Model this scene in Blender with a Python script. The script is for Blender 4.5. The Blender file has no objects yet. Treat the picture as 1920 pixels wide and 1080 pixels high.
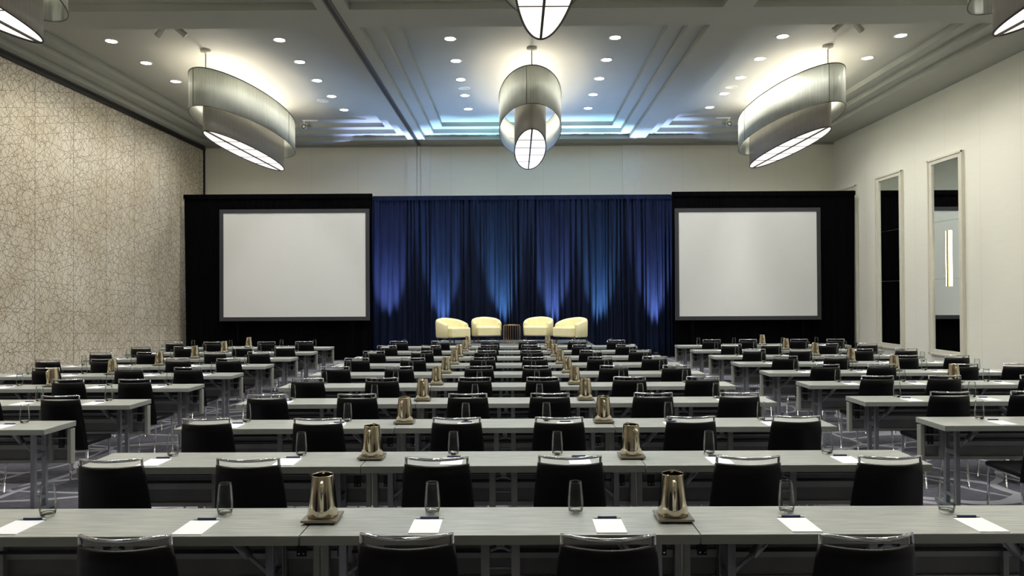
import bpy, bmesh, math, random
from mathutils import Matrix, Vector
random.seed(11)
PI = math.pi
R = math.radians
scene = bpy.context.scene
col = scene.collection

# ------------------------------------------------------------------ camera
EYE = 1.84
cam_d = bpy.data.cameras.new('camera')
cam_d.sensor_width = 36.0
cam_d.lens = 36.0 * 1413.0 / 1920.0
cam_d.clip_end = 100
cam = bpy.data.objects.new('camera', cam_d)
col.objects.link(cam)
cam.location = (0, 0, EYE)
cam.rotation_euler = (Matrix.Rotation(0.0057, 3, 'Z') @ Matrix.Rotation(PI / 2 + 0.0104, 3, 'X')
                      @ Matrix.Rotation(-0.0052, 3, 'Z')).to_euler()
scene.camera = cam

# ------------------------------------------------------------------ world and exposure
w = bpy.data.worlds.new('world')
scene.world = w
w.use_nodes = True
w.node_tree.nodes['Background'].inputs[0].default_value = (0.9, 0.95, 1, 1)
w.node_tree.nodes['Background'].inputs[1].default_value = 0.02
scene.view_settings.view_transform = 'Standard'
scene.view_settings.look = 'None'
scene.view_settings.gamma = 1
scene.view_settings.use_curve_mapping = False
scene.view_settings.exposure = 1.4

# light levels (watts / emission strengths)
P_DOWN = 68.0        # each recessed ceiling downlight
E_DISC = 14.0        # its visible disc
E_DIFF = 0.5         # pendant diffuser
P_BULB = 10.5         # each bulb inside a pendant's outer shade
P_PEND_UP = 17.0     # uplight in each pendant
P_STAGE = 2300.0      # blue uplights behind the stage
P_SPOT = 60.0       # twin spotlights


# ------------------------------------------------------------------ materials
def lin(c):
    return tuple(((x / 255) / 12.92 if x / 255 <= 0.04045 else ((x / 255 + 0.055) / 1.055) ** 2.4) for x in c) + (1,)


def newmat(name):
    m = bpy.data.materials.new(name)
    m.use_nodes = True
    nt = m.node_tree
    return m, nt, nt.nodes['Principled BSDF']


def mat(name, c, rough=0.5, metal=0.0, var=0.06, scale=8.0, stretch=(1, 1, 1), bump=0.0, sheen=0.0, spec=0.5, coat=0.0):
    """principled material with a gentle procedural tone variation"""
    m, nt, b = newmat(name)
    N = nt.nodes
    L = nt.links
    tc = N.new('ShaderNodeTexCoord')
    mp = N.new('ShaderNodeMapping')
    mp.inputs['Scale'].default_value = stretch
    nz = N.new('ShaderNodeTexNoise')
    nz.inputs['Scale'].default_value = scale
    nz.inputs['Detail'].default_value = 4
    L.new(tc.outputs['Object'], mp.inputs[0])
    L.new(mp.outputs[0], nz.inputs['Vector'])
    rp = N.new('ShaderNodeValToRGB')
    cl = lin(c)
    rp.color_ramp.elements[0].position = 0.3
    rp.color_ramp.elements[1].position = 0.7
    rp.color_ramp.elements[0].color = tuple(x * (1 - var) for x in cl[:3]) + (1,)
    rp.color_ramp.elements[1].color = tuple(min(1, x * (1 + var)) for x in cl[:3]) + (1,)
    L.new(nz.outputs['Fac'], rp.inputs[0])
    L.new(rp.outputs[0], b.inputs['Base Color'])
    b.inputs['Roughness'].default_value = rough
    b.inputs['Metallic'].default_value = metal
    b.inputs['Specular IOR Level'].default_value = spec
    if sheen:
        b.inputs['Sheen Weight'].default_value = sheen
    if coat:
        b.inputs['Coat Weight'].default_value = coat
        b.inputs['Coat Roughness'].default_value = 0.2
    if bump:
        bp = N.new('ShaderNodeBump')
        bp.inputs['Strength'].default_value = bump
        bp.inputs['Distance'].default_value = 0.01
        L.new(nz.outputs['Fac'], bp.inputs['Height'])
        L.new(bp.outputs[0], b.inputs['Normal'])
    return m


def emit(name, c, s):
    m, nt, b = newmat(name)
    b.inputs['Base Color'].default_value = (0.8, 0.8, 0.8, 1)
    b.inputs['Emission Color'].default_value = tuple(c) + (1,)
    b.inputs['Emission Strength'].default_value = s
    return m


def glassmat(name):
    """thin blown glass wall: clear head-on, reflective toward its silhouette"""
    m = bpy.data.materials.new(name)
    m.use_nodes = True
    nt = m.node_tree
    nt.nodes.remove(nt.nodes['Principled BSDF'])
    tr = nt.nodes.new('ShaderNodeBsdfTransparent')
    tr.inputs[0].default_value = (.93, .95, .945, 1)
    gl = nt.nodes.new('ShaderNodeBsdfGlossy')
    gl.inputs['Roughness'].default_value = .04
    lw = nt.nodes.new('ShaderNodeLayerWeight')
    lw.inputs['Blend'].default_value = .22
    mx = nt.nodes.new('ShaderNodeMixShader')
    mu = nt.nodes.new('ShaderNodeMath')
    mu.operation = 'MULTIPLY'
    mu.inputs[1].default_value = .8
    nt.links.new(lw.outputs['Fresnel'], mu.inputs[0])
    nt.links.new(mu.outputs[0], mx.inputs[0])
    nt.links.new(tr.outputs[0], mx.inputs[1])
    nt.links.new(gl.outputs[0], mx.inputs[2])
    nt.links.new(mx.outputs[0], nt.nodes['Material Output'].inputs[0])
    return m


def solidglass(name):
    m, nt, b = newmat(name)
    b.inputs['Transmission Weight'].default_value = 1
    b.inputs['Roughness'].default_value = .02
    b.inputs['IOR'].default_value = 1.45
    nz = nt.nodes.new('ShaderNodeTexNoise')
    nz.inputs['Scale'].default_value = 60
    bp = nt.nodes.new('ShaderNodeBump')
    bp.inputs['Strength'].default_value = .15
    bp.inputs['Distance'].default_value = .002
    nt.links.new(nz.outputs['Fac'], bp.inputs['Height'])
    nt.links.new(bp.outputs[0], b.inputs['Normal'])
    return m


def fabric_shade(name, c, trans):
    m, nt, b = newmat(name)
    N, L = nt.nodes, nt.links
    tc = N.new('ShaderNodeTexCoord')
    mp = N.new('ShaderNodeMapping')
    mp.inputs['Scale'].default_value = (14, 14, 0.7)
    nz = N.new('ShaderNodeTexNoise')
    nz.inputs['Scale'].default_value = 3
    nz.inputs['Detail'].default_value = 5
    L.new(tc.outputs['Object'], mp.inputs[0])
    L.new(mp.outputs[0], nz.inputs['Vector'])
    rp = N.new('ShaderNodeValToRGB')
    cl = lin(c)
    rp.color_ramp.elements[0].position = 0.3
    rp.color_ramp.elements[1].position = 0.7
    rp.color_ramp.elements[0].color = tuple(x * 0.8 for x in cl[:3]) + (1,)
    rp.color_ramp.elements[1].color = cl
    L.new(nz.outputs['Fac'], rp.inputs[0])
    L.new(rp.outputs[0], b.inputs['Base Color'])
    b.inputs['Roughness'].default_value = 0.45
    b.inputs['Metallic'].default_value = 0.08
    tr = N.new('ShaderNodeBsdfTranslucent')
    L.new(rp.outputs[0], tr.inputs[0])
    mx = N.new('ShaderNodeMixShader')
    mx.inputs[0].default_value = trans
    L.new(b.outputs[0], mx.inputs[1])
    L.new(tr.outputs[0], mx.inputs[2])
    L.new(mx.outputs[0], N['Material Output'].inputs[0])
    return m


def wallpaper():
    """beige metallic paper with a net of thin straight brown lines and vertical panel joints"""
    m, nt, b = newmat('patterned wallpaper')
    N, L = nt.nodes, nt.links
    tc = N.new('ShaderNodeTexCoord')

    def math_(op, a, b=None):
        n = N.new('ShaderNodeMath')
        n.operation = op
        for q, x in enumerate((a, b)):
            if x is None:
                continue
            if isinstance(x, (int, float)):
                n.inputs[q].default_value = x
            else:
                L.new(x, n.inputs[q])
        return n.outputs[0]
    prev = None
    for k, (rot, sp, ln) in enumerate(((3, .30, .42), (21, .22, .5), (38, .26, .35), (57, .24, .55), (74, .27, .4), (92, .31, .5),
                                       (109, .23, .38), (128, .25, .6), (147, .22, .42), (166, .28, .5))):
        mp = N.new('ShaderNodeMapping')
        mp.inputs['Rotation'].default_value = (R(rot), 0, 0)
        mp.inputs['Location'].default_value = (0, 31.3 + 7.7 * k, 47.1 + 5.3 * k)
        L.new(tc.outputs['Object'], mp.inputs[0])
        sep = N.new('ShaderNodeSeparateXYZ')
        L.new(mp.outputs[0], sep.inputs[0])
        sp, ln = sp * .62, ln * .8
        v = math_('DIVIDE', sep.outputs['Z'], sp)
        row, fr = math_('FLOOR', v), math_('FRACT', v)
        wn = N.new('ShaderNodeTexWhiteNoise')
        wn.noise_dimensions = '1D'
        L.new(row, wn.inputs['W'])
        rv = wn.outputs['Value']
        d = math_('ABSOLUTE', math_('SUBTRACT', fr, math_('ADD', math_('MULTIPLY', rv, .8), .1)))
        line = math_('LESS_THAN', d, .0034 / sp)
        uu = math_('FLOOR', math_('ADD', math_('DIVIDE', sep.outputs['Y'], ln), math_('MULTIPLY', rv, 9.7)))
        cmb = N.new('ShaderNodeCombineXYZ')
        L.new(row, cmb.inputs[0])
        L.new(uu, cmb.inputs[1])
        wn2 = N.new('ShaderNodeTexWhiteNoise')
        wn2.noise_dimensions = '2D'
        L.new(cmb.outputs[0], wn2.inputs['Vector'])
        seg = math_('GREATER_THAN', wn2.outputs['Value'], .32)
        o_ = math_('MULTIPLY', line, seg)
        prev = o_ if prev is None else math_('MAXIMUM', prev, o_)
    nz = N.new('ShaderNodeTexNoise')
    nz.inputs['Scale'].default_value = 0.7
    nz.inputs['Detail'].default_value = 5
    L.new(tc.outputs['Object'], nz.inputs['Vector'])
    rp = N.new('ShaderNodeValToRGB')
    rp.color_ramp.elements[0].position = 0.35
    rp.color_ramp.elements[1].position = 0.65
    rp.color_ramp.elements[0].color = lin((214, 204, 182))
    rp.color_ramp.elements[1].color = lin((234, 227, 210))
    L.new(nz.outputs['Fac'], rp.inputs[0])
    m1 = N.new('ShaderNodeMixRGB')
    m1.inputs[2].default_value = lin((128, 106, 78))
    L.new(prev, m1.inputs[0])
    L.new(rp.outputs[0], m1.inputs[1])
    # joints
    sep = N.new('ShaderNodeSeparateXYZ')
    L.new(tc.outputs['Object'], sep.inputs[0])
    a = N.new('ShaderNodeMath'); a.operation = 'ADD'; a.inputs[1].default_value = 1000 * 1.333 - 15.28
    L.new(sep.outputs['Y'], a.inputs[0])
    md = N.new('ShaderNodeMath'); md.operation = 'MODULO'; md.inputs[1].default_value = 1.333
    L.new(a.outputs[0], md.inputs[0])
    lt = N.new('ShaderNodeMath'); lt.operation = 'LESS_THAN'; lt.inputs[1].default_value = 0.012
    L.new(md.outputs[0], lt.inputs[0])
    m2 = N.new('ShaderNodeMixRGB')
    m2.inputs[2].default_value = lin((90, 76, 60))
    L.new(lt.outputs[0], m2.inputs[0])
    L.new(m1.outputs[0], m2.inputs[1])
    L.new(m2.outputs[0], b.inputs['Base Color'])
    b.inputs['Roughness'].default_value = 0.42
    b.inputs['Metallic'].default_value = 0.2
    return m


def wallpanels(name, c, axis, pitch, off):
    """painted or fabric wall panels with faint vertical joints"""
    m, nt, b = newmat(name)
    N, L = nt.nodes, nt.links
    tc = N.new('ShaderNodeTexCoord')
    nz = N.new('ShaderNodeTexNoise')
    mp = N.new('ShaderNodeMapping')
    mp.inputs['Scale'].default_value = (0.4, 0.4, 2.5)
    nz.inputs['Scale'].default_value = 6
    nz.inputs['Detail'].default_value = 6
    L.new(tc.outputs['Object'], mp.inputs[0])
    L.new(mp.outputs[0], nz.inputs['Vector'])
    rp = N.new('ShaderNodeValToRGB')
    cl = lin(c)
    rp.color_ramp.elements[0].color = tuple(x * 0.95 for x in cl[:3]) + (1,)
    rp.color_ramp.elements[1].color = cl
    L.new(nz.outputs['Fac'], rp.inputs[0])
    sep = N.new('ShaderNodeSeparateXYZ')
    L.new(tc.outputs['Object'], sep.inputs[0])
    a = N.new('ShaderNodeMath'); a.operation = 'ADD'; a.inputs[1].default_value = 1000 * pitch - off
    L.new(sep.outputs[axis], a.inputs[0])
    md = N.new('ShaderNodeMath'); md.operation = 'MODULO'; md.inputs[1].default_value = pitch
    L.new(a.outputs[0], md.inputs[0])
    lt = N.new('ShaderNodeMath'); lt.operation = 'LESS_THAN'; lt.inputs[1].default_value = 0.012
    L.new(md.outputs[0], lt.inputs[0])
    m2 = N.new('ShaderNodeMixRGB')
    m2.inputs[2].default_value = tuple(x * 0.86 for x in cl[:3]) + (1,)
    L.new(lt.outputs[0], m2.inputs[0])
    L.new(rp.outputs[0], m2.inputs[1])
    L.new(m2.outputs[0], b.inputs['Base Color'])
    b.inputs['Roughness'].default_value = 0.75
    return m


def carpet():
    m, nt, b = newmat('patterned carpet')
    N, L = nt.nodes, nt.links
    tc = N.new('ShaderNodeTexCoord')
    # woven ground
    mp0 = N.new('ShaderNodeMapping'); mp0.inputs['Scale'].default_value = (1.2, 9, 1)
    nz = N.new('ShaderNodeTexNoise'); nz.inputs['Scale'].default_value = 9; nz.inputs['Detail'].default_value = 6
    L.new(tc.outputs['Object'], mp0.inputs[0]); L.new(mp0.outputs[0], nz.inputs['Vector'])
    rp = N.new('ShaderNodeValToRGB')
    rp.color_ramp.elements[0].position = 0.3; rp.color_ramp.elements[1].position = 0.72
    rp.color_ramp.elements[0].color = lin((64, 64, 71)); rp.color_ramp.elements[1].color = lin((104, 104, 114))
    L.new(nz.outputs['Fac'], rp.inputs[0])
    # sweeping pale bands
    dn = N.new('ShaderNodeTexNoise'); dn.inputs['Scale'].default_value = 0.55; dn.inputs['Detail'].default_value = 1
    L.new(tc.outputs['Object'], dn.inputs['Vector'])
    prev = None
    for k, (sc, st, wd) in enumerate((((0.62), (0.8, 1.5, 1), 0.026), ((0.8), (1.3, 0.9, 1), 0.022))):
        ad = N.new('ShaderNodeVectorMath'); ad.operation = 'MULTIPLY_ADD'
        ad.inputs[1].default_value = (1.4, 1.4, 0); ad.inputs[2].default_value = (5.0 * k, 2.2 * k, 0)
        L.new(dn.outputs['Color'], ad.inputs[0])
        a2 = N.new('ShaderNodeVectorMath'); a2.operation = 'ADD'
        L.new(tc.outputs['Object'], a2.inputs[0]); L.new(ad.outputs[0], a2.inputs[1])
        mp = N.new('ShaderNodeMapping'); mp.inputs['Scale'].default_value = st
        L.new(a2.outputs[0], mp.inputs[0])
        v = N.new('ShaderNodeTexVoronoi'); v.feature = 'DISTANCE_TO_EDGE'; v.inputs['Scale'].default_value = sc
        L.new(mp.outputs[0], v.inputs['Vector'])
        lt = N.new('ShaderNodeMath'); lt.operation = 'LESS_THAN'; lt.inputs[1].default_value = wd
        L.new(v.outputs['Distance'], lt.inputs[0])
        if prev is None:
            prev = lt
        else:
            mx = N.new('ShaderNodeMath'); mx.operation = 'MAXIMUM'
            L.new(prev.outputs[0], mx.inputs[0]); L.new(lt.outputs[0], mx.inputs[1]); prev = mx
    m1 = N.new('ShaderNodeMixRGB'); m1.inputs[2].default_value = lin((150, 150, 158))
    L.new(prev.outputs[0], m1.inputs[0]); L.new(rp.outputs[0], m1.inputs[1])
    L.new(m1.outputs[0], b.inputs['Base Color'])
    b.inputs['Roughness'].default_value = 0.95
    b.inputs['Specular IOR Level'].default_value = 0.1
    return m


M = {
    'ceiling': mat('ceiling paint', (170, 171, 162), 0.8, var=0.02, scale=1.5),
    'wallpaper': wallpaper(),
    'rightwall': wallpanels('woven off white wall covering', (240, 239, 226), 'Y', 1.32, 0.3),
    'backwall': wallpanels('painted off white wall panels', (240, 238, 224), 'X', 1.455, -6.41),
    'white_paint': mat('off white trim paint', (218, 215, 200), 0.5, var=0.03),
    'black_trim': mat('black track', (20, 18, 18), 0.5, var=0.1),
    'track_metal': mat('bronze track edge', (96, 92, 86), 0.4, 0.6),
    'carpet': carpet(),
    'top': mat('grey wood grain laminate', (160, 164, 159), 0.3, var=0.26, scale=5, stretch=(0.8, 14, 4), coat=0.15),
    'edge': mat('grey table edge banding', (146, 150, 146), 0.45, var=0.04),
    'frame_light': mat('pale aluminium frame', (168, 170, 162), 0.4, 0.35, var=0.04),
    'frame_dark': mat('grey steel rail', (158, 160, 160), 0.42, 0.3, var=0.06),
    'panel': mat('charcoal modesty board', (120, 121, 122), 0.55, var=0.08),
    'leg_metal': mat('brushed table leg', (150, 152, 158), 0.3, 0.75, var=0.06, stretch=(20, 20, 1)),
    'black': mat('black bracket', (14, 14, 15), 0.5),
    'leather': mat('black leather', (4, 4, 6), 0.4, var=0.2, scale=60, bump=0.05, spec=0.22),
    'chrome': mat('polished chrome', (214, 216, 222), 0.08, 1.0, var=0.02),
    'bronze': mat('polished champagne steel', (198, 188, 168), 0.11, 1.0, var=0.05, scale=14),
    'tray': mat('bronze tray metal', (142, 135, 120), 0.3, 0.8, var=0.06),
    'paper': mat('white notepad paper', (240, 240, 244), 0.7, var=0.01),
    'pen_blue': mat('navy pen grip', (28, 42, 84), 0.4, var=0.05),
    'pen_silver': mat('silver pen plastic', (225, 228, 230), 0.35, 0.0, var=0.03),
    'glass': glassmat('clear drinking glass'),
    'glass_base': solidglass('thick glass base'),
    'velvet': mat('midnight blue velour drape', (17, 23, 40), 0.85, var=0.35, scale=3, stretch=(3, 3, 0.3), spec=0.08),
    'drape': mat('black velour drape', (5, 5, 7), 0.9, var=0.25, scale=3, stretch=(3, 3, 0.3), spec=0.04),
    'screen': mat('matte white projection fabric', (206, 208, 207), 0.8, var=0.01, scale=2),
    'screen_frame': mat('dark grey velvet screen border', (46, 46, 52), 0.7, var=0.08),
    'cream': mat('cream leather upholstery', (235, 226, 180), 0.42, var=0.03),
    'wood': mat('dark walnut chair leg', (66, 36, 24), 0.4, var=0.2, scale=20),
    'gold': mat('antique gold wire', (178, 150, 104), 0.3, 0.9),
    'brass': mat('satin brass', (206, 160, 78), 0.35, 0.8),
    'deck': mat('grey stage deck', (86, 92, 98), 0.7, var=0.1),
    'shade_outer': fabric_shade('silver sheer shade fabric', (222, 225, 217), 0.5),
    'shade_inner': fabric_shade('taupe sheer shade fabric', (182, 178, 170), 0.3),
    'shade_rim': mat('dark bronze shade rim', (60, 54, 46), 0.5, 0.5),
    'diffuser': emit('lit white diffuser', (1.0, 0.93, 0.84), E_DIFF),
    'down_disc': emit('lit downlight lens', (1.0, 0.97, 0.88), E_DISC),
    'led': emit('warm led strip', (1.0, 0.86, 0.62), 4.5),
    'blue_lens': emit('blue stage light lens', (0.3, 0.6, 1.0), 12.0),
    'mirror': None,
}
mm, nt_, b_ = newmat('mirror silvering')
b_.inputs['Metallic'].default_value = 1
b_.inputs['Roughness'].default_value = 0.01
b_.inputs['Base Color'].default_value = (0.80, 0.86, 0.84, 1)
M['mirror'] = mm


# ------------------------------------------------------------------ mesh building
class MB:
    def __init__(self):
        self.v, self.f, self.s = [], [], []

    def quad(self, pts, smooth=False):
        n = len(self.v)
        self.v += [tuple(p) for p in pts]
        self.f.append(tuple(range(n, n + len(pts))))
        self.s.append(smooth)
        return self

    def box(self, x0, x1, y0, y1, z0, z1, bev=0.0):
        bm = bmesh.new()
        bmesh.ops.create_cube(bm, size=1)
        for v in bm.verts:
            v.co = Vector(((x0 + x1) / 2 + v.co.x * (x1 - x0), (y0 + y1) / 2 + v.co.y * (y1 - y0), (z0 + z1) / 2 + v.co.z * (z1 - z0)))
        if bev:
            bmesh.ops.bevel(bm, geom=bm.edges[:], offset=bev, segments=2, affect='EDGES', profile=0.5)
        self.add(bm)
        bm.free()
        return self

    def add(self, bm, smooth=False):
        n = len(self.v)
        bm.verts.index_update()
        self.v += [tuple(v.co) for v in bm.verts]
        for f in bm.faces:
            self.f.append(tuple(n + v.index for v in f.verts))
            self.s.append(smooth)

    def tube(self, pts, r, n=8, caps=True, closed=False, flat=1.0):
        """tube along points; r is a number or one per point"""
        pts = [Vector(p) for p in pts]
        k = len(pts)
        rs = r if isinstance(r, (list, tuple)) else [r] * k
        base = len(self.v)
        up = None
        for i, p in enumerate(pts):
            if closed:
                t = pts[(i + 1) % k] - pts[i - 1]
            else:
                t = pts[min(i + 1, k - 1)] - pts[max(i - 1, 0)]
            t.normalize()
            if up is None:
                up = Vector((0, 0, 1)) if abs(t.z) < 0.9 else Vector((0, 1, 0))
            a = t.cross(up).normalized()
            bb = a.cross(t).normalized()
            up = bb
            for j in range(n):
                th = 2 * PI * (j + 0.5) / n
                self.v.append(tuple(p + a * math.cos(th) * rs[i] + bb * math.sin(th) * rs[i] * flat))
        m = k if closed else k - 1
        for i in range(m):
            for j in range(n):
                i2 = (i + 1) % k
                self.f.append((base + i * n + j, base + i * n + (j + 1) % n, base + i2 * n + (j + 1) % n, base + i2 * n + j))
                self.s.append(n > 5)
        if caps and not closed:
            self.f.append(tuple(base + j for j in range(n))); self.s.append(False)
            self.f.append(tuple(base + (k - 1) * n + j for j in reversed(range(n)))); self.s.append(False)
        return self

    def lathe(self, prof, n=24, cx=0, cy=0, sx=1.0, sy=1.0, capb=False, capt=False, warp=None):
        base = len(self.v)
        for r, z in prof:
            for j in range(n):
                th = 2 * PI * j / n
                p = (cx + r * sx * math.cos(th), cy + r * sy * math.sin(th), z)
                if warp:
                    p = warp(p, th, r, z)
                self.v.append(p)
        for i in range(len(prof) - 1):
            for j in range(n):
                self.f.append((base + i * n + j, base + i * n + (j + 1) % n, base + (i + 1) * n + (j + 1) % n, base + (i + 1) * n + j))
                self.s.append(True)
        if capb:
            self.f.append(tuple(base + j for j in reversed(range(n)))); self.s.append(False)
        if capt:
            b2 = base + (len(prof) - 1) * n
            self.f.append(tuple(b2 + j for j in range(n))); self.s.append(False)
        return self

    def grid(self, fn, nu, nv, smooth=True, closeu=False):
        base = len(self.v)
        for i in range(nu):
            for j in range(nv):
                self.v.append(tuple(fn(i / (nu - 1) if not closeu else i / nu, j / (nv - 1))))
        mu = nu if closeu else nu - 1
        for i in range(mu):
            for j in range(nv - 1):
                i2 = (i + 1) % nu
                self.f.append((base + i * nv + j, base + i2 * nv + j, base + i2 * nv + j + 1, base + i * nv + j + 1))
                self.s.append(smooth)
        return self

    def build(self, name, material, parent=None, loc=None):
        me = bpy.data.meshes.new(name)
        me.from_pydata(self.v, [], self.f)
        me.polygons.foreach_set('use_smooth', self.s)
        me.materials.append(material)
        me.update()
        o = bpy.data.objects.new(name, me)
        col.objects.link(o)
        if parent:
            o.parent = parent
        if loc:
            o.location = loc
        return o


def tag(o, label=None, cat=None, group=None):
    if label: o['label'] = label
    if cat: o['category'] = cat
    if group: o['group'] = group
    return o


def struct(o):
    o['kind'] = 'structure'
    return o


def thing(name, label, cat, loc=(0, 0, 0), rz=0.0, group=None):
    o = bpy.data.objects.new(name, None)
    o.empty_display_size = 0.1
    col.objects.link(o)
    o.location = loc
    o.rotation_euler = (0, 0, rz)
    return tag(o, label, cat, group)





def copy_tree(o, parent=None):
    c = o.copy()
    col.objects.link(c)
    c.parent = parent
    for ch in o.children:
        copy_tree(ch, c)
    return c


class Proto:
    """first use moves the built thing itself, later uses copy it with its parts"""
    def __init__(self, root):
        self.root, self.used = root, False

    def place(self, loc, rz=0.0, label=None, group=None):
        if not self.used:
            o, self.used = self.root, True
        else:
            o = copy_tree(self.root)
        o.location = loc
        o.rotation_euler = (0, 0, rz)
        if label: o['label'] = label
        if group: o['group'] = group
        return o


def lamp_child(kind, name, parent, loc, rot, power, color, **kw):
    d = bpy.data.lights.new(name, kind)
    d.energy = power
    d.color = color
    for k, v in kw.items():
        setattr(d, k, v)
    o = bpy.data.objects.new(name, d)
    col.objects.link(o)
    o.parent = parent
    o.location = loc
    o.rotation_euler = rot
    return o


# ------------------------------------------------------------------ room shell
XL, XR, YB, YF = -9.80, 9.93, 23.6, -8.4
ZS, ZC = 6.58, 6.96                       # beam soffit and coffer ceiling
BX = [(-9.54, -3.26), (-2.74, 3.43), (3.92, 8.90)]
BY = [(-7.60, 1.99), (2.82, 12.39), (13.22, 22.78)]

struct(MB().box(XL - .2, XR + .2, YF - .2, YB + .2, -0.1, 0).build('floor', M['carpet']))
struct(MB().box(XL - .2, XL, YF, YB, 0, 7.1).build('wall_left', M['wallpaper']))
struct(MB().box(XR, XR + .2, YF, YB, 0, 7.1).build('wall_right', M['rightwall']))
struct(MB().box(XL - .2, XR + .2, YB, YB + .2, 0, 7.1).build('wall_back', M['backwall']))
struct(MB().box(XL - .2, XR + .2, YF - .2, YF, 0, 7.1).build('wall_front', M['backwall']))

c = MB()
xs = sorted({XL, XR} | {x for b in BX for x in b})
ys = sorted({YF, YB} | {y for b in BY for y in b})
for i in range(len(xs) - 1):
    for j in range(len(ys) - 1):
        if (xs[i], xs[i + 1]) in BX and (ys[j], ys[j + 1]) in BY:
            continue
        c.quad([(xs[i], ys[j], ZS), (xs[i], ys[j + 1], ZS), (xs[i + 1], ys[j + 1], ZS), (xs[i + 1], ys[j], ZS)])
for bx_ in BX:
    for (y0, y1) in BY:
        x0, x1 = bx_
        z = ZS
        for k in range(3):
            zn = ZS + (ZC - ZS) * (k + 1) / 3
            # riser
            P = [(x0, y0), (x1, y0), (x1, y1), (x0, y1)]
            for a in range(4):
                p, q = P[a], P[(a + 1) % 4]
                c.quad([(p[0], p[1], z), (q[0], q[1], z), (q[0], q[1], zn), (p[0], p[1], zn)])
            z = zn
            if k < 2:
                nx0, nx1, ny0, ny1 = x0 + .29, x1 - .29, y0 + .33, y1 - .33
                Q = [(nx0, ny0), (nx1, ny0), (nx1, ny1), (nx0, ny1)]
                for a in range(4):
                    p, q, r_, s_ = P[a], P[(a + 1) % 4], Q[(a + 1) % 4], Q[a]
                    c.quad([(p[0], p[1], z), (q[0], q[1], z), (r_[0], r_[1], z), (s_[0], s_[1], z)])
                x0, x1, y0, y1 = nx0, nx1, ny0, ny1
        c.quad([(x0, y0, z), (x1, y0, z), (x1, y1, z), (x0, y1, z)])
struct(c.build('ceiling', M['ceiling']))

# operable wall track along the middle of the left beam and above the patterned wall
t = MB().box(-3.045, -2.975, YF, YB, ZS - .015, ZS + .001)
struct(t.build('trim_1', M['black_trim']))
t = MB().box(-3.075, -3.045, YF, YB, ZS - .02, ZS + .001).box(-2.975, -2.945, YF, YB, ZS - .02, ZS + .001)
struct(t.build('trim_2', M['track_metal']))
struct(MB().box(XL, XL + .05, YF, YB, ZS - .13, ZS).box(XL, XL + .04, YB - .06, YB, 0, ZS).build('trim_3', M['black_trim']))
struct(MB().box(XL + .05, XL + .075, YF, YB, ZS - .035, ZS + .001).build('trim_4', M['track_metal']))
# pilasters on the back wall
p = MB()
M['pilaster'] = mat('off white pilaster paint', (236, 235, 224), 0.7, var=0.02)
p.box(-3.40, -3.10, YB - .05, YB, 0, ZS).box(-3.085, -2.985, YB - .035, YB, 0, ZS).box(-2.97, -2.67, YB - .05, YB, 0, ZS)
struct(p.build('trim_5', M['pilaster']))
struct(MB().box(3.35, 4.06, YB - .05, YB, 0, ZS).build('trim_6', M['pilaster']))
struct(MB().box(XL, XR, YB - .08, YB, ZS - .05, ZS).build('trim_7', M['ceiling']))
struct(MB().box(XR - .015, XR, YF, YB, 0, .12).build('baseboard_right', M['white_paint']))
struct(MB().box(XL, XL + .015, YF, YB, 0, .12).build('baseboard_left', M['track_metal']))
struct(MB().box(XL, XR, YB - .015, YB, 0, .12).build('baseboard_back', M['white_paint']))

# ------------------------------------------------------------------ ceiling fittings
def make_downlight():
    t = thing('downlight', '', 'ceiling light')
    MB().lathe([(.105, -.004), (.135, -.006), (.14, 0.0), (.105, 0.0)], 24).build('trim_ring', M['white_paint'], t)
    MB().lathe([(.0001, -.003), (.105, -.003)], 24).build('lens', M['down_disc'], t)
    lamp_child('SPOT', 'downlight_beam', t, (0, 0, -.03), (0, 0, 0), P_DOWN, (1, .975, .915), spot_size=R(145), spot_blend=.7, shadow_soft_size=.1)
    return t


nth = ['nearest', 'second nearest', 'third nearest', 'fourth nearest', 'fifth nearest', 'sixth nearest', 'seventh nearest',
       'eighth nearest', 'ninth nearest', 'tenth nearest']
dl = Proto(make_downlight())
DX = [(-8.05, -4.69), (-1.29, 1.99), (5.31, 7.65)]
DY = [14.93, 16.34, 17.76, 19.17, 20.57]
bayn = ['left ceiling bay', 'middle ceiling bay', 'right ceiling bay']
for bi, pair in enumerate(DX):
    for si, x in enumerate(pair):
        for k, y in enumerate(DY):
            lab = 'lit recessed downlight, %s in the %s row, far %s' % (nth[k], 'left' if si == 0 else 'right', bayn[bi])
            o = dl.place((x, y, ZC), 0, lab, 'recessed downlights of the far ceiling bays')
for bi, pair in enumerate(DX):  # out-of-view downlights, added to brighten the front tables and near coffers
    for si, x in enumerate(pair):
        for k, y in enumerate(DY):
            lab = 'added unseen recessed downlight, %s in the %s row, near %s' % (nth[k], 'left' if si == 0 else 'right', bayn[bi])
            o = dl.place((x, y - 10.4, ZC), 0, lab, 'added downlights of the near ceiling bays')


def ell(a, b, n):
    # evenly spaced by angle of a slightly squared ellipse
    out = []
    for i in range(n):
        th = 2 * PI * i / n
        out.append((a * math.cos(th), b * math.sin(th)))
    return out


def shade_mb(a, b, z0, z1, th=.006, n=72):
    m = MB()
    e = ell(a, b, n)
    e2 = ell(a - th, b - th, n)
    base = 0
    for (x, y) in e: m.v.append((x, y, z0))
    for (x, y) in e: m.v.append((x, y, z1))
    for (x, y) in e2: m.v.append((x, y, z1))
    for (x, y) in e2: m.v.append((x, y, z0))
    for r_ in range(4):
        for i in range(n):
            j = (i + 1) % n
            q = (r_ + 1) % 4
            m.f.append((r_ * n + i, r_ * n + j, q * n + j, q * n + i))
            m.s.append(r_ in (0, 2))
    return m


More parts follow.
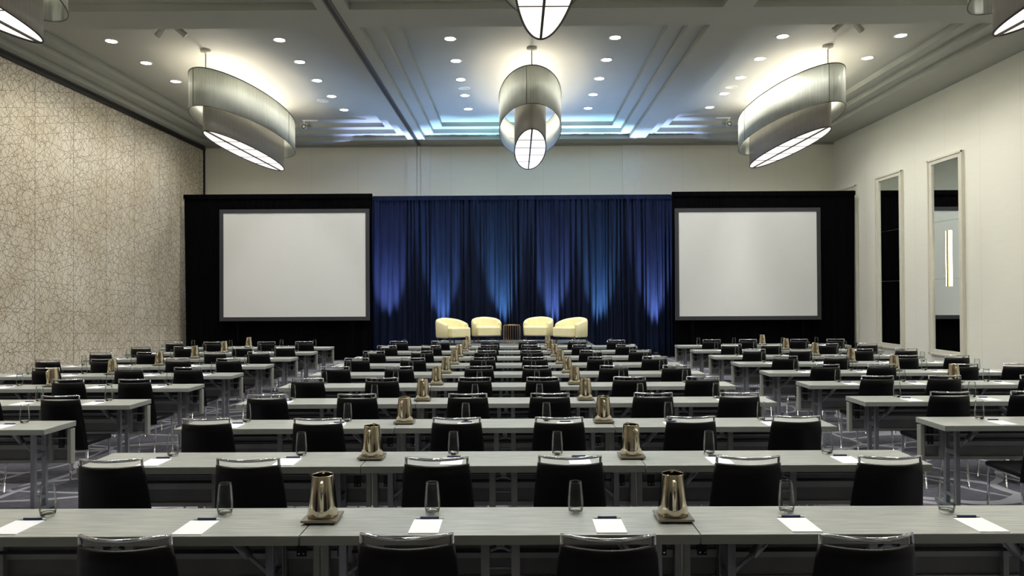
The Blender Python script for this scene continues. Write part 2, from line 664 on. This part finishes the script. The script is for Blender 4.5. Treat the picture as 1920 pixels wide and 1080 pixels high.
def make_pendant():
    t = thing('pendant_light', '', 'pendant lamp')
    # local z = 0 at the coffer ceiling
    Z = lambda z: z - ZC
    outer = shade_mb(.73, 2.87, Z(5.71), Z(6.49)).build('outer_shade', M['shade_outer'], t)
    rm = MB()
    rm.tube([(x, y, Z(5.712)) for x, y in ell(.732, 2.872, 72)], .007, 6, closed=True)
    rm.tube([(x, y, Z(6.488)) for x, y in ell(.732, 2.872, 72)], .010, 6, closed=True)
    rm.build('shade_rim', M['shade_rim'], outer)
    sm = MB()
    for (x, y) in ((-.735, 0.9), (.735, 0.9), (-.12, -2.835), (.12, 2.835)):
        yy = y
        xx = math.copysign(.733 * math.sqrt(max(0, 1 - (yy / 2.873) ** 2)), x)
        sm.tube([(xx, yy, Z(5.72)), (xx, yy, Z(6.48))], .005, 5)
    sm.build('seam', M['shade_rim'], outer)
    inner = shade_mb(.37, 2.49, Z(5.29), Z(6.12)).build('inner_shade', M['shade_inner'], t)
    r2 = MB()
    r2.tube([(x, y, Z(5.285)) for x, y in ell(.368, 2.488, 72)], .014, 6, closed=True)
    r2.build('shade_rim', M['shade_rim'], inner)
    d = MB()
    e = ell(.36, 2.48, 72)
    d.quad([(x, y, Z(5.295)) for x, y in reversed(e)])
    d.quad([(x, y, Z(5.305)) for x, y in e])
    df = d.build('diffuser', M['diffuser'], t)
    g = MB().box(-.016, .016, -2.47, 2.47, Z(5.27), Z(5.293))
    for yy in (-1.35, -.45, .45, 1.35):
        hw = .36 * math.sqrt(1 - (yy / 2.48) ** 2)
        g.box(-hw, hw, yy - .006, yy + .006, Z(5.283), Z(5.293))
    g.build('glazing_bar', M['shade_rim'], df)
    tr = MB().box(-.16, .16, -2.1, 2.1, Z(6.02), Z(6.05))
    for yy in (-2.5, 2.5):
        hw = .72 * math.sqrt(1 - (yy / 2.87) ** 2)
        tr.box(-hw, hw, yy - .012, yy + .012, Z(6.40), Z(6.42))
    for yy in (-2.0, 2.0):
        tr.box(-.70 * math.sqrt(1 - (yy / 2.87) ** 2), .70 * math.sqrt(1 - (yy / 2.87) ** 2), yy - .01, yy + .01, Z(6.03), Z(6.05))
    tr.build('frame', M['white_paint'], t)
    for yy in (-2.5, 2.5):
        MB().tube([(0, yy, Z(6.41)), (0, yy, -.03)], .014, 10).build('rod', M['white_paint'], t)
        MB().lathe([(.0001, -.075), (.06, -.075), (.075, -.06), (.105, -.045), (.105, 0)], 24, 0, yy).build('canopy', M['white_paint'], t)
    for yy in (-1.9, -.65, .65, 1.9):
        lamp_child('POINT', 'pendant_bulb', t, (0, yy, Z(6.27)), (0, 0, 0), P_BULB, (1, .93, .83), shadow_soft_size=.06)
    lamp_child('AREA', 'pendant_uplight', t, (0, 0, Z(6.07)), (PI, 0, 0), P_PEND_UP, (1, .86, .68), shape='RECTANGLE', size=.3, size_y=4.0)
    return t


pend = Proto(make_pendant())
for bi, x in enumerate((-6.40, .345, 6.44)):
    pend.place((x, 18.0, ZC), 0, 'silver oval double-shade pendant with glowing base, whole, in the far %s' % bayn[bi], 'far oval pendant lamps')
for bi, x in enumerate((-6.40, .345, 6.44)):
    pend.place((x, 7.6, ZC), 0, 'silver oval pendant cut off by the photo\'s top edge, in the near %s' % bayn[bi], 'near oval pendant lamps')
for bi, x in enumerate((-6.40, .345, 6.44)):  # unseen row, added to light the front tables and reflect in the pitchers
    pend.place((x, -2.8, ZC), 0, 'added unseen silver oval pendant behind the camera in the rear %s' % bayn[bi], 'added rear oval pendant lamps')


def spot_head(x, y, z, dx, dy, dz, r=.055, ln=.22):
    d = Vector((dx, dy, dz)).normalized()
    p0 = Vector((x, y, z))
    m = MB().tube([p0 - d * .05, p0, p0 + d * ln], [r * .8, r, r], 14)
    return m, p0 + d * (ln + .01), d


def aim(d):
    return Vector(d).to_track_quat('-Z', 'Y').to_euler()


def twin_spot(x, y, z0, label, dirs, power, colr):
    t = thing('twin_spotlight', label, 'spotlight', (x, y, z0), 0)
    MB().box(-.14, .14, -.035, .035, -.04, 0, .008).build('base', M['white_paint'], t)
    for s, d in zip((-1, 1), dirs):
        m, pt, dd = spot_head(s * .10, 0, -.16, *d)
        m.tube([(s * .10, 0, -.04), (s * .10, 0, -.16)], .012, 8)
        h = m.build('lamp_head', M['white_paint'], t)
        lamp_child('SPOT', 'spot_beam', t, tuple(pt), aim(dd), power, colr, spot_size=R(60), spot_blend=.9, shadow_soft_size=.06)
    return t


twin_spot(-6.33, 13.75, ZC, 'pair of angled white spotlight heads just behind the cross beam, left ceiling bay', [(-.75, .25, -.6), (.75, .3, -.6)], P_SPOT, (1, .93, .8))
twin_spot(6.10, 13.75, ZC, 'pair of angled white spotlight heads just behind the cross beam, right ceiling bay', [(-.75, .25, -.6), (.75, .3, -.6)], P_SPOT, (1, .93, .8))


def wall_bracket_spot(x, label):
    t = thing('track_spotlight', label, 'spotlight', (x, 21.75, ZC), 0)
    s = -1 if x < 0 else 1
    MB().box(min(0, s * -.35) - .04, max(0, s * -.35) + .04, -.03, .03, -.03, 0, .005).build('track', M['white_paint'], t)
    MB().tube([(0, 0, -.03), (0, 0, -.14)], .016, 8).build('stem', M['white_paint'], t)
    h = MB().lathe([(.0001, -.08), (.055, -.08), (.06, .05), (.045, .05), (.045, .03), (.0001, .03)], 20)
    h.v = [(v[0], -v[2], v[1] - .19) for v in h.v]
    h.build('lamp_head', M['white_paint'], t)
    q = MB().lathe([(.045, .052), (.064, .052), (.064, .035), (.045, .035), (.045, .052)], 20)
    q.v = [(v[0], -v[2], v[1] - .19) for v in q.v]
    q.build('lens_ring', M['black'], t)
    return t


wall_bracket_spot(-6.12, 'small white track spotlight with dark ring, right of the left pendant\'s far end')
wall_bracket_spot(6.17, 'small white track spotlight with dark ring, left of the right pendant\'s far end')

sp = MB().lathe([(.0001, -.004), (.13, -.004), (.135, -.008), (.15, -.008), (.155, 0)], 28)
spk = sp.build('ceiling_speaker', M['white_paint'])
tag(spk, 'faint round white ceiling speaker beside the downlights in the left bay', 'speaker')
spk.location = (-5.02, 19.6, ZC)
for x, y, lab in ((-1.27, 18.5, 'faint round white ceiling speaker beside the downlights in the middle bay'),
                  (5.32, 18.55, 'faint round white ceiling speaker beside the downlights in the right bay')):
    o = spk.copy()
    col.objects.link(o)
    o.location = (x, y, ZC)
    o['label'] = lab

# ------------------------------------------------------------------ tall framed mirrors on the right wall
def mirror(y0, y1, z0, z1, label, sconce=False):
    t = thing('wall_mirror', label, 'mirror', (XR, (y0 + y1) / 2, z0), 0)
    hy, H = (y1 - y0) / 2, z1 - z0
    fw = .16
    f = MB()
    f.box(-.055, 0, -hy, -hy + fw, 0, H, .008).box(-.055, 0, hy - fw, hy, 0, H, .008)
    f.box(-.055, 0, -hy + fw, hy - fw, 0, fw * .8, .008).box(-.055, 0, -hy + fw, hy - fw, H - fw * .8, H, .008)
    f.box(-.075, -.05, -hy, -hy + .04, 0, H).box(-.075, -.05, hy - .04, hy, 0, H).box(-.075, -.05, -hy, hy, H - .04, H).box(-.075, -.05, -hy, hy, 0, .04)
    f.build('frame', M['white_paint'], t)
    zs = [fw * .8, H * .385, H * .675, H - fw * .8]
    for a in range(3):
        MB().box(-.022, -.01, -hy + fw, hy - fw, zs[a] + .003, zs[a + 1] - .003).build('mirror_pane', M['mirror'], t)
    return t


mirror(16.70, 18.10, .40, 5.02, 'nearest tall white-framed wall mirror, the one carrying the brass light bar')
mirror(19.32, 20.72, .40, 5.02, 'middle tall white-framed wall mirror, without a lamp, reflecting black drape and screen')
mirror(21.92, 23.3, .40, 5.02, 'white-framed wall mirror whose corner shows above the right end of the black drape')
t = thing('wall_sconce', 'vertical brass bar lamp glowing on both sides, on the nearest wall mirror', 'wall lamp', (XR - .022, 17.3, 2.0), 0)
MB().box(-.04, 0, -.035, .035, 0, 1.29, .004).build('bar', M['brass'], t)
MB().box(-.022, 0, -.095, -.036, .01, 1.28).build('light_strip', M['led'], t)
MB().box(-.022, 0, .036, .095, .01, 1.28).build('light_strip', M['led'], t)

# ------------------------------------------------------------------ drapes
def drape(name, x0, x1, y, z0, z1, m, label, seed, amp=.13, fold=.19, rows=30, group=None, taper=0.0, header=True):
    rnd = random.Random(seed)
    W = x1 - x0
    t = thing(name, label, 'curtain', ((x0 + x1) / 2, y, 0), 0, group)
    # irregular folds: positions and depths
    xs_, pos = [], 0.0
    while pos < W:
        xs_.append((pos, rnd.uniform(.45, 1.25), rnd.uniform(-.6, .6)))
        pos += fold * rnd.choice([.45, .6, .8, 1.1, 1.7])
    xs_.append((W, 1, 0))
    n = max(40, int(W / .022))

    def prof(u, v):
        X = u * W
        for i in range(len(xs_) - 1):
            if xs_[i][0] <= X <= xs_[i + 1][0]:
                break
        a, b = xs_[i], xs_[i + 1]
        s = (X - a[0]) / max(1e-6, b[0] - a[0])
        d = math.sin(PI * s) ** 1.3 * a[1]
        win = min(1.0, X / .15, (W - X) / .15)
        fine = win * .25 * math.sin(X * 71 + seed) * (v ** 3)
        low = win * math.sin(X * 2.3 + seed) * .35 + win * math.sin(X * 5.1 + 2 * seed) * .3
        k = .55 + .45 * (1 - v)
        return amp * (d * k + fine + low * (1 - v * .6)), a[2]

    def fn(u, v):
        dd, drift = prof(u, v)
        z = z0 + (z1 - z0) * v
        x = -W / 2 + u * W + drift * .12 * math.sin(PI * u) * (1 - v) + taper * (u - .5) * (v - 1)
        return (x, -dd, z)
    MB().grid(fn, n, rows).build('cloth', m, t)
    if header:
        def hf(u, v):
            X = u * W
            return (-W / 2 + X, -amp * .5 - .03 - .012 * math.sin(X * 95 + seed), z1 - .11 + .13 * v)
        MB().grid(hf, n, 3).build('gathered_header', m, t)
    MB().tube([(-W / 2, .03, z1 - .05), (W / 2, .03, z1 - .05)], .02, 8).build('rod', M['frame_dark'], t)
    return t


ZD = 4.82
CY = 22.55
g = 'navy drape panels behind the stage'
drape('drape', -4.55, -3.43, CY, .02, ZD, M['velvet'], 'narrow navy drape panel right beside the left projection screen', 3, group=g)
drape('drape', -3.43, -.99, CY, .02, ZD, M['velvet'], 'wide navy drape panel behind the two left armchairs', 4, group=g)
drape('drape', -.99, 1.46, CY, .02, ZD, M['velvet'], 'wide navy drape panel behind the wire side table, middle of the backdrop', 5, group=g)
drape('drape', 1.46, 3.86, CY, .02, ZD, M['velvet'], 'wide navy drape panel behind and right of the rightmost armchair', 6, group=g)
drape('drape', 3.86, 4.95, CY, .02, ZD, M['velvet'], 'narrow navy drape panel left beside the right projection screen', 7, group=g)
drape('drape', -9.62, -4.15, 21.78, .02, 4.80, M['drape'], 'black drape surrounding the left projection screen', 8, amp=.04, taper=.12)
drape('drape', 4.50, 9.78, 21.78, .02, 4.80, M['drape'], 'black drape surrounding the right projection screen', 9, amp=.035, taper=.10)


def screen(x0, x1, z0, z1, y, label):
    t = thing('projection_screen', label, 'projection screen', ((x0 + x1) / 2, y, 0), 0)
    w2, fw = (x1 - x0) / 2, .11
    f = MB()
    f.box(-w2, w2, -.02, .02, z1 - fw, z1).box(-w2, w2, -.02, .02, z0, z0 + fw)
    f.box(-w2, -w2 + fw, -.02, .02, z0 + fw, z1 - fw).box(w2 - fw, w2, -.02, .02, z0 + fw, z1 - fw)
    f.build('frame', M['screen_frame'], t)
    MB().box(-w2 + fw, w2 - fw, -.008, .004, z0 + fw, z1 - fw).build('screen_surface', M['screen'], t)
    for x in (-w2 + .5, w2 - .5):
        MB().box(x - .03, x + .03, .02, .06, 0, z1 - .05).box(x - .03, x + .03, -.1, .14, 0, .03).build('leg', M['drape'], t)
    return t


screen(-8.48, -4.19, 1.16, 4.35, 21.5, 'large white projection screen in dark frame, the left one')
screen(4.53, 8.67, 1.12, 4.31, 21.5, 'large white projection screen in dark frame, the right one')


# blue floor uplights in front of the navy drape
def make_uplight():
    t = thing('floor_uplight', '', 'stage light')
    lamp_child('SPOT', 'uplight_beam', t, (0, 0, .19), aim((0, .13, 1)), P_STAGE, (.26, .52, 1.0), spot_size=R(32), spot_blend=.9, shadow_soft_size=.05)
    lamp_child('SPOT', 'uplight_spill', t, (0, 0, .19), aim((0, -.25, 1)), P_STAGE * .09, (.26, .52, 1.0), spot_size=R(80), spot_blend=1.0, shadow_soft_size=.08)
    MB().lathe([(.0001, .03), (.08, .03), (.085, .16), (.075, .17), (.075, .15), (.0001, .15)], 20).build('lamp_body', M['black'], t)
    MB().lathe([(.0001, .152), (.074, .152)], 20).build('lens', M['blue_lens'], t)
    MB().box(-.1, .1, -.012, .012, 0, .03).box(-.1, -.085, -.012, .012, 0, .12).box(.085, .1, -.012, .012, 0, .12).build('yoke', M['black'], t)
    return t


upl = Proto(make_uplight())
for k, x in enumerate((-3.80, -2.22, -.42, 1.10, 2.48, 4.08)):
    o = upl.place((x, 22.08, 0), 0, 'blue floor uplight at the foot of the navy drapes, %s from left' % ['first', 'second', 'third', 'fourth', 'fifth', 'sixth'][k], 'uplights behind the stage')
    for ch in o.children:
        if ch.type == 'LIGHT':
            ch.data = ch.data.copy()
            ch.data.color = (.30, .52, 1) if 'spill' in ch.name else [(.42, .52, 1), (.34, .60, 1), (.30, .68, .95), (.40, .58, 1), (.30, .68, .95), (.42, .56, 1)][k]

# ------------------------------------------------------------------ stage and its furniture
st = thing('stage_platform', 'low grey-topped stage platform with black skirt in front of the navy drapes', 'stage', (0, 0, 0))
SX0, SX1, SY0, SY1, SZ = -2.12, 1.95, 18.3, 21.2, .60
MB().box(SX0, SX1, SY0, SY1, SZ - .05, SZ, .005).build('deck', M['deck'], st)
sk = MB()
sk.grid(lambda u, v: (SX0 + (SX1 - SX0) * u, SY0 - .012 - .012 * math.sin(u * 260), v * (SZ - .04)), 330, 3)
sk.grid(lambda u, v: (SX0 - .012 - .012 * math.sin(u * 160), SY0 + (SY1 - SY0) * u, v * (SZ - .04)), 160, 3)
sk.grid(lambda u, v: (SX1 + .012 + .012 * math.sin(u * 160), SY0 + (SY1 - SY0) * u, v * (SZ - .04)), 160, 3)
sk.build('skirt', M['drape'], st)
for x in (SX0 + .1, 0, SX1 - .1):
    for y in (SY0 + .1, SY1 - .1):
        MB().tube([(x, y, 0), (x, y, SZ - .05)], .02, 8).build('leg', M['frame_dark'], st)


def make_armchair():
    """barrel chair facing -y"""
    t = thing('armchair', '', 'armchair')
    TH = R(128)

    def rad(a, r):
        # rounded-square plan, a = angle from the back
        c_, s_ = abs(math.cos(a)), abs(math.sin(a))
        p = 2.6
        return r / ((c_ ** p + s_ ** p) ** (1 / p))

    def section(a):
        q = abs(a) / TH
        h = .67 - .15 * (q ** 1.6)
        ro, ri = rad(a, .385), rad(a, .295)
        return [(ro - .015, .17), (ro, .20), (ro + .008, h - .06), (ro - .01, h - .015), ((ro + ri) / 2, h), (ri + .012, h - .015), (ri, h - .05), (ri + .005, .25), (ri + .01, .17)]
    m = MB()
    n = 40
    secs = []
    for i in range(n):
        a = -TH + 2 * TH * i / (n - 1)
        secs.append([(math.sin(a) * r_, math.cos(a) * r_, z) for r_, z in section(a)])
    k = len(secs[0])
    for s_ in secs:
        m.v += s_
    for i in range(n - 1):
        for j in range(k):
            m.f.append((i * k + j, i * k + (j + 1) % k, (i + 1) * k + (j + 1) % k, (i + 1) * k + j)); m.s.append(True)
    m.f.append(tuple(range(k))); m.s.append(False)
    m.f.append(tuple((n - 1) * k + j for j in reversed(range(k)))); m.s.append(False)
    m.build('backrest', M['cream'], t)
    MB().box(-.305, .305, -.40, .29, .18, .43, .035).build('seat', M['cream'], t)
    for sx in (-1, 1):
        for sy in (-1, 1):
            MB().tube([(sx * .25, sy * .25, .19), (sx * .29, sy * .29, 0)], [.024, .014], 8).build('leg', M['wood'], t)
    return t


arm = Proto(make_armchair())
g = 'cream armchairs on the stage'
arm.place((-1.66, 19.40, SZ + .008), R(42), 'cream barrel armchair on the stage, leftmost of four, turned toward the middle', g)
arm.place((-.80, 20.05, SZ + .008), R(14), 'cream barrel armchair on the stage, just left of the wire side table', g)
arm.place((.58, 20.05, SZ + .008), R(-14), 'cream barrel armchair on the stage, just right of the wire side table', g)
arm.place((1.41, 19.40, SZ + .008), R(-42), 'cream barrel armchair on the stage, rightmost of four, turned toward the middle', g)

t = thing('wire_side_table', 'round gold wire drum side table between the two pairs of cream armchairs', 'side table', (-.125, 19.7, SZ))
NR = 22
w_ = MB()
for i in range(NR):
    a = 2 * PI * i / NR
    pts = [(.195, .475), (.212, .47), (.218, .44), (.224, .3), (.222, .15), (.212, .02), (.2, .01)]
    w_.tube([(math.cos(a) * r_, math.sin(a) * r_, z) for r_, z in pts], .0048, 6)
w_.build('wire_cage', M['gold'], t)
MB().tube([(math.cos(2 * PI * i / 40) * .2, math.sin(2 * PI * i / 40) * .2, .478) for i in range(40)], .009, 6, closed=True).build('ring', M['gold'], t)
MB().tube([(math.cos(2 * PI * i / 40) * .205, math.sin(2 * PI * i / 40) * .205, .010) for i in range(40)], .009, 6, closed=True).build('ring', M['gold'], t)
MB().lathe([(.0001, .468), (.195, .468), (.195, .480), (.0001, .480)], 32).build('tabletop', M['black'], t)

# ------------------------------------------------------------------ conference furniture
TL, TD, TH_ = 1.83, .457, .75


def make_table():
    """folding training table, local x along its length, +y toward the stage"""
    t = thing('conference_table', '', 'table')
    hx, hy = TL / 2 - .003, TD / 2
    MB().box(-hx, hx, -hy, hy, .744, .75, .001).build('tabletop', M['top'], t)
    MB().box(-hx, hx, -hy, hy, .705, .7445, .002).build('edge_band', M['edge'], t)
    # modesty panel hung under the far edge
    py = hy - .03
    pn = MB().box(-hx + .01, hx - .01, py, py + .012, .39, .69).build('modesty_panel', M['panel'], t)
    for s in (-1, 1):
        x = s * (hx - .02)
        MB().box(x - .017, x + .017, py - .045, py + .02, .385, .69, .003).build('end_rail', M['frame_light'], pn)
    fr = MB()
    fr.box(-hx + .04, hx - .04, py - .02, py, .385, .412).box(-hx + .04, hx - .04, py - .018, py, .505, .545)
    fr.box(-hx + .04, hx - .04, py - .03, py, .60, .612)
    for x in (-.72, .72):
        fr.box(x - .014, x + .014, py - .035, py, .385, .69)
    fr.build('cross_rail', M['frame_dark'], pn)
    for x in (-.072, .072):
        MB().box(x - .02, x + .02, -.10, -.075, .40, .705).tube([(x, -.11, .425), (x, -.095, .425)], .008, 8).build('support_bar', M['frame_dark'], t)
    lt = MB().box(-.018, .018, -.09, -.07, .64, .705).tube([(-.05, -.08, .635), (0, -.08, .655), (.05, -.08, .635)], .012, 8)
    lt.tube([(-.072, -.085, .55), (.072, -.085, .55)], .006, 6)
    lt.build('latch', M['leg_metal'], t)
    MB().box(-.72, .72, -.06, -.045, .66, .68).box(-.72, .72, -.02, -.005, .60, .612).build('underframe', M['black'], t)
    for s in (-1, 1):
        x = s * (hx - .10)
        hb = MB().box(x - .024, x + .024, py - .028, py - .016, .52, .70)
        hb.build('hinge_bracket', M['black'], t)
        sc = MB()
        for dx in (-.012, .012):
            sc.tube([(x + dx, py - .034, .535), (x + dx, py - .026, .535)], .005, 6)
        sc.build('screw', M['chrome'], t)
    for s in (-1, 1):
        x = s * (hx - .17)
        lg = MB().box(x - .019, x + .019, -.115, -.08, .05, .705, .003).box(x - .019, x + .019, .035, .07, .05, .705, .003)
        lg.box(x - .016, x + .016, -.08, .035, .48, .52).box(x - .016, x + .016, -.08, .035, .12, .15)
        leg = lg.build('leg', M['leg_metal'], t)
        MB().box(x - .022, x + .022, -.21, .21, .012, .05, .006).tube([(x, -.19, 0), (x, -.19, .014)], .016, 8).tube([(x, .19, 0), (x, .19, .014)], .016, 8).build('foot', M['leg_metal'], leg)
        xi = s * (hx - .37)
        xm = s * (hx - .28)
        br = MB().tube([(xi, -.06, .70), (xm, -.06, .60)], .025, 10)
        br.tube([(xm, -.06, .60), (x - s * .0, -.06, .50)], .010, 8)
        br.build('folding_brace', M['leg_metal'], t)
    return t


def make_chair():
    """origin on the floor under the seat centre, facing +y"""
    t = thing('conference_chair', '', 'chair')
    # backrest: a curved tapering slab
    def bk(side):
        def fn(u, v):
            z = .40 + .475 * v
            hw = .222 - .040 * v - (.004 if v in (0.0, 1.0) else 0)
            x = (u * 2 - 1) * hw
            q = (x / hw) ** 2
            yc = -.222 - .068 * v ** 1.25
            cur = (.025 + .045 * v) * (1 - q)
            return (x, yc - cur + side * .013, z)
        return fn
    m = MB()
    nu, nv = 15, 10
    m.grid(bk(1), nu, nv)
    m.grid(bk(-1), nu, nv)
    o2 = nu * nv
    rim = [(i, 0) for i in range(nu)] + [(nu - 1, j) for j in range(1, nv)] + [(i, nv - 1) for i in range(nu - 2, -1, -1)] + [(0, j) for j in range(nv - 2, 0, -1)]
    mid = {}
    for (i, j) in rim:
        a, b = Vector(m.v[i * nv + j]), Vector(m.v[o2 + i * nv + j])
        c_ = (a + b) / 2
        out = Vector((0, 0, 0))
        if i == 0: out.x -= .008
        if i == nu - 1: out.x += .008
        if j == 0: out.z -= .008
        if j == nv - 1: out.z += .008
        mid[(i, j)] = len(m.v)
        m.v.append(tuple(c_ + out))
    for k in range(len(rim)):
        p_, q_ = rim[k], rim[(k + 1) % len(rim)]
        a, b = p_[0] * nv + p_[1], q_[0] * nv + q_[1]
        m.f.append((a, b, mid[q_], mid[p_])); m.s.append(True)
        m.f.append((mid[p_], mid[q_], o2 + b, o2 + a)); m.s.append(True)
    m.build('backrest', M['leather'], t)
    # seat
    s = MB().box(-.215, .215, -.215, .225, .425, .468, .016)
    s.build('seat', M['leather'], t)
    # chrome hand rail over the back
    pts = []
    hw = .176
    for i in range(13):
        u = i / 12 * 2 - 1
        pts.append((u * hw, -.290 - .070 * (1 - u * u), .918))
    r = MB().tube([(-hw, -.287, .845)] + pts + [(hw, -.287, .845)], .0085, 8, flat=1.0)
    r.build('hand_rail', M['chrome'], t)
    for sx in (-1, 1):
        MB().tube([(sx * .195, .200, .43), (sx * .200, .210, .0)], [.012, .008], 8).build('leg', M['chrome'], t)
        MB().tube([(sx * .195, -.190, .43), (sx * .200, -.245, .0)], [.012, .008], 8).build('leg', M['chrome'], t)
    f = MB().tube([(-.195, .2, .42), (.195, .2, .42), (.195, -.2, .42), (-.195, -.2, .42)], .010, 6, closed=True)
    f.build('seat_frame', M['chrome'], t)
    return t


def make_glass():
    t = thing('drinking_glass', '', 'glass')
    MB().lathe([(.034, .012), (.038, .028), (.040, .046), (.0388, .075), (.0355, .115), (.0320, .156), (.0313, .158), (.0305, .156), (.031, .151)], 24).build('glass_wall', M['glass'], t)
    MB().lathe([(.0001, 0), (.028, 0), (.033, .005), (.0355, .015), (.034, .021), (.025, .017), (.0001, .015)], 24).build('glass_base', M['glass_base'], t)
    return t


def make_pitcher():
    t = thing('water_pitcher', '', 'pitcher')

    def warp(p, th, r, z):
        # pouring lip on the far side
        k = max(0.0, math.cos(th - PI / 2)) ** 10 * max(0.0, (z - .15) / .06) ** 1.5
        return (p[0] * (1 - .05 * k), p[1] + .017 * k, p[2] + .003 * k)
    MB().lathe([(.0001, 0), (.070, 0), (.0728, .006), (.0690, .05), (.0640, .10), (.0582, .15), (.0522, .195), (.0518, .200), (.0505, .199), (.0508, .194),
                (.0568, .15), (.0625, .10), (.0675, .05), (.0705, .010), (.0001, .008)], 36, warp=warp).build('jug_body', M['bronze'], t)
    MB().tube([(0, -.054, .172), (0, -.085, .176), (0, -.098, .160), (0, -.094, .11), (0, -.082, .05), (0, -.072, .036)],
              [.008, .009, .0095, .009, .008, .007], 10, flat=1.0).build('handle', M['bronze'], t)
    return t


def make_tray():
    t = thing('pitcher_tray', '', 'tray')
    MB().box(-.085, .085, -.085, .085, .010, .022, .002).build('plate', M['tray'], t)
    MB().box(-.07, .07, -.07, .07, 0, .010).build('foot', M['black'], t)
    return t


def make_pad():
    return tag(MB().box(-.070, .070, -.105, .105, 0, .004).build('notepad', M['paper']), '', 'notepad')


def make_pen():
    t = thing('ballpoint_pen', '', 'pen')
    MB().tube([(-.046, 0, .0065), (.046, 0, .0065)], .0065, 10).build('grip', M['pen_blue'], t)
    MB().tube([(-.046, 0, .0055), (-.060, 0, .0048), (-.070, 0, .0045)], [.0052, .0035, .001], 10).build('tip', M['pen_silver'], t)
    MB().tube([(.046, 0, .0055), (.058, 0, .005), (.060, 0, .0045), (.070, 0, .0045)], [.0052, .0045, .0028, .0028], 10).build('button', M['pen_silver'], t)
    return t


P = {'table': Proto(make_table()), 'chair': Proto(make_chair()), 'glass': Proto(make_glass()), 'pitcher': Proto(make_pitcher()),
     'tray': Proto(make_tray()), 'pad': Proto(make_pad()), 'pen': Proto(make_pen())}

D1, SP, DR = 3.44, 1.40, -.0073          # first row's near edge, row spacing, slight skew of the rows to the room
F = 1413.0


def inview(x, y, z, m=60):
    u = 966 + F * x / y
    v = 555 - F * (z - EYE) / y
    return -m < u < 1920 + m and v < 1080 + m


ordn = ['first', 'second', 'third', 'fourth', 'fifth', 'sixth']
BL = {
    'centre': dict(x0=-2.80, n=3, rows=range(0, 10), seats=[-2.31, -1.48, -.42, .36, 1.35, 2.16],
                   gl=[-2.32, -1.44, -.39, .31, 1.36, 2.16], pads=[-2.36, -1.49, -.40, .45, 1.36, 2.20], pit=[-.92, .785]),
    'left': dict(x0=-3.87 - 2 * 1.83, n=2, rows=range(2, 10), seats=[-6.96, -6.16, -5.03, -4.27], gl=[-6.92, -6.12, -5.00, -4.27],
                 pads=[-7.0, -6.2, -5.06, -4.33], pit=[-5.66]),
    'right': dict(x0=3.57, n=2, rows=range(1, 10), seats=[4.12, 4.87, 5.92, 6.65], gl=[4.06, 4.84, 5.88, 6.62],
                  pads=[4.12, 4.92, 5.96, 6.70], pit=[5.42]),
}
seat_name = {'centre': ['%s seat from left' % s for s in ordn],
             'left': ['seat by the wall end', 'third seat from the aisle', 'second seat from the aisle', 'seat on the aisle'],
             'right': ['seat on the aisle', 'second seat from the aisle', 'third seat from the aisle', 'seat by the wall end']}
table_name = {'centre': ['left', 'middle', 'right'], 'left': ['wall-side', 'aisle-side'], 'right': ['aisle-side', 'wall-side']}
rnd = random.Random(5)
for blk, B in BL.items():
    rows = list(B['rows'])
    for ri, k in enumerate(rows):
        rn = 'farthest' if k == 9 else nth[ri]
        where = "%s block's %s row" % (blk, rn)
        yf = D1 + k * SP
        for a in range(B['n']):
            x = B['x0'] + TL * (a + .5)
            y = yf + TD / 2
            if not inview(x + DR * y - math.copysign(TL / 2, x), y + .2, .75, 10):
                continue
            P['table'].place((x + DR * y, y + rnd.uniform(-.006, .006), 0), 0,
                             'grey laminate folding table, the %s one in the %s' % (table_name[blk][a], where), '%s block tables' % blk)
        for s, x in enumerate(B['seats']):
            sn = seat_name[blk][s]
            jx, jy, ja = rnd.uniform(-.02, .02), rnd.uniform(-.02, .02), rnd.uniform(-.02, .02)
            y = yf - .225 + jy
            if inview(x + DR * y, y - .3, .9, 75):
                P['chair'].place((x + DR * y + jx, y, 0), ja, 'black leather chair with chrome rail, %s, %s' % (sn, where), '%s block chairs' % blk)
            y = yf + .338 + rnd.uniform(-.012, .012)
            gx = B['gl'][s] + DR * y + rnd.uniform(-.012, .012)
            if inview(gx, y, .8, 20):
                P['glass'].place((gx, y, TH_), 0, 'clear empty tumbler at the %s, %s' % (sn, where), '%s block glasses' % blk)
            y = yf + .132 + rnd.uniform(-.006, .006)
            px = B['pads'][s] + DR * y + rnd.uniform(-.01, .01)
            if inview(px, y, .75, 40):
                P['pad'].place((px, y, TH_), 0, 'blank white notepad at the %s, %s' % (sn, where), '%s block notepads' % blk)
                P['pen'].place((px + .004, y + .123, TH_), rnd.uniform(-.03, .03), 'navy and silver pen, %s, %s' % (sn, where), '%s block pens' % blk)
        for s, x in enumerate(B['pit']):
            y = yf + .245
            pn = {'centre': ['the left', 'the right'], 'left': ['the only'], 'right': ['the only']}[blk][s]
            px = x + DR * y + rnd.uniform(-.012, .012)
            if blk == 'centre' and k == 1:
                px += (-.02, .03)[s]
            if not inview(px, y, .85, 10):
                continue
            P['tray'].place((px, y, TH_), 0, 'square bronze tray under %s pitcher of the %s' % (pn, where), '%s block trays' % blk)
            P['pitcher'].place((px, y + .005, TH_ + .022), rnd.uniform(-.3, .3), 'tapered champagne metal water pitcher, %s one in the %s' % (pn, where), '%s block pitchers' % blk)
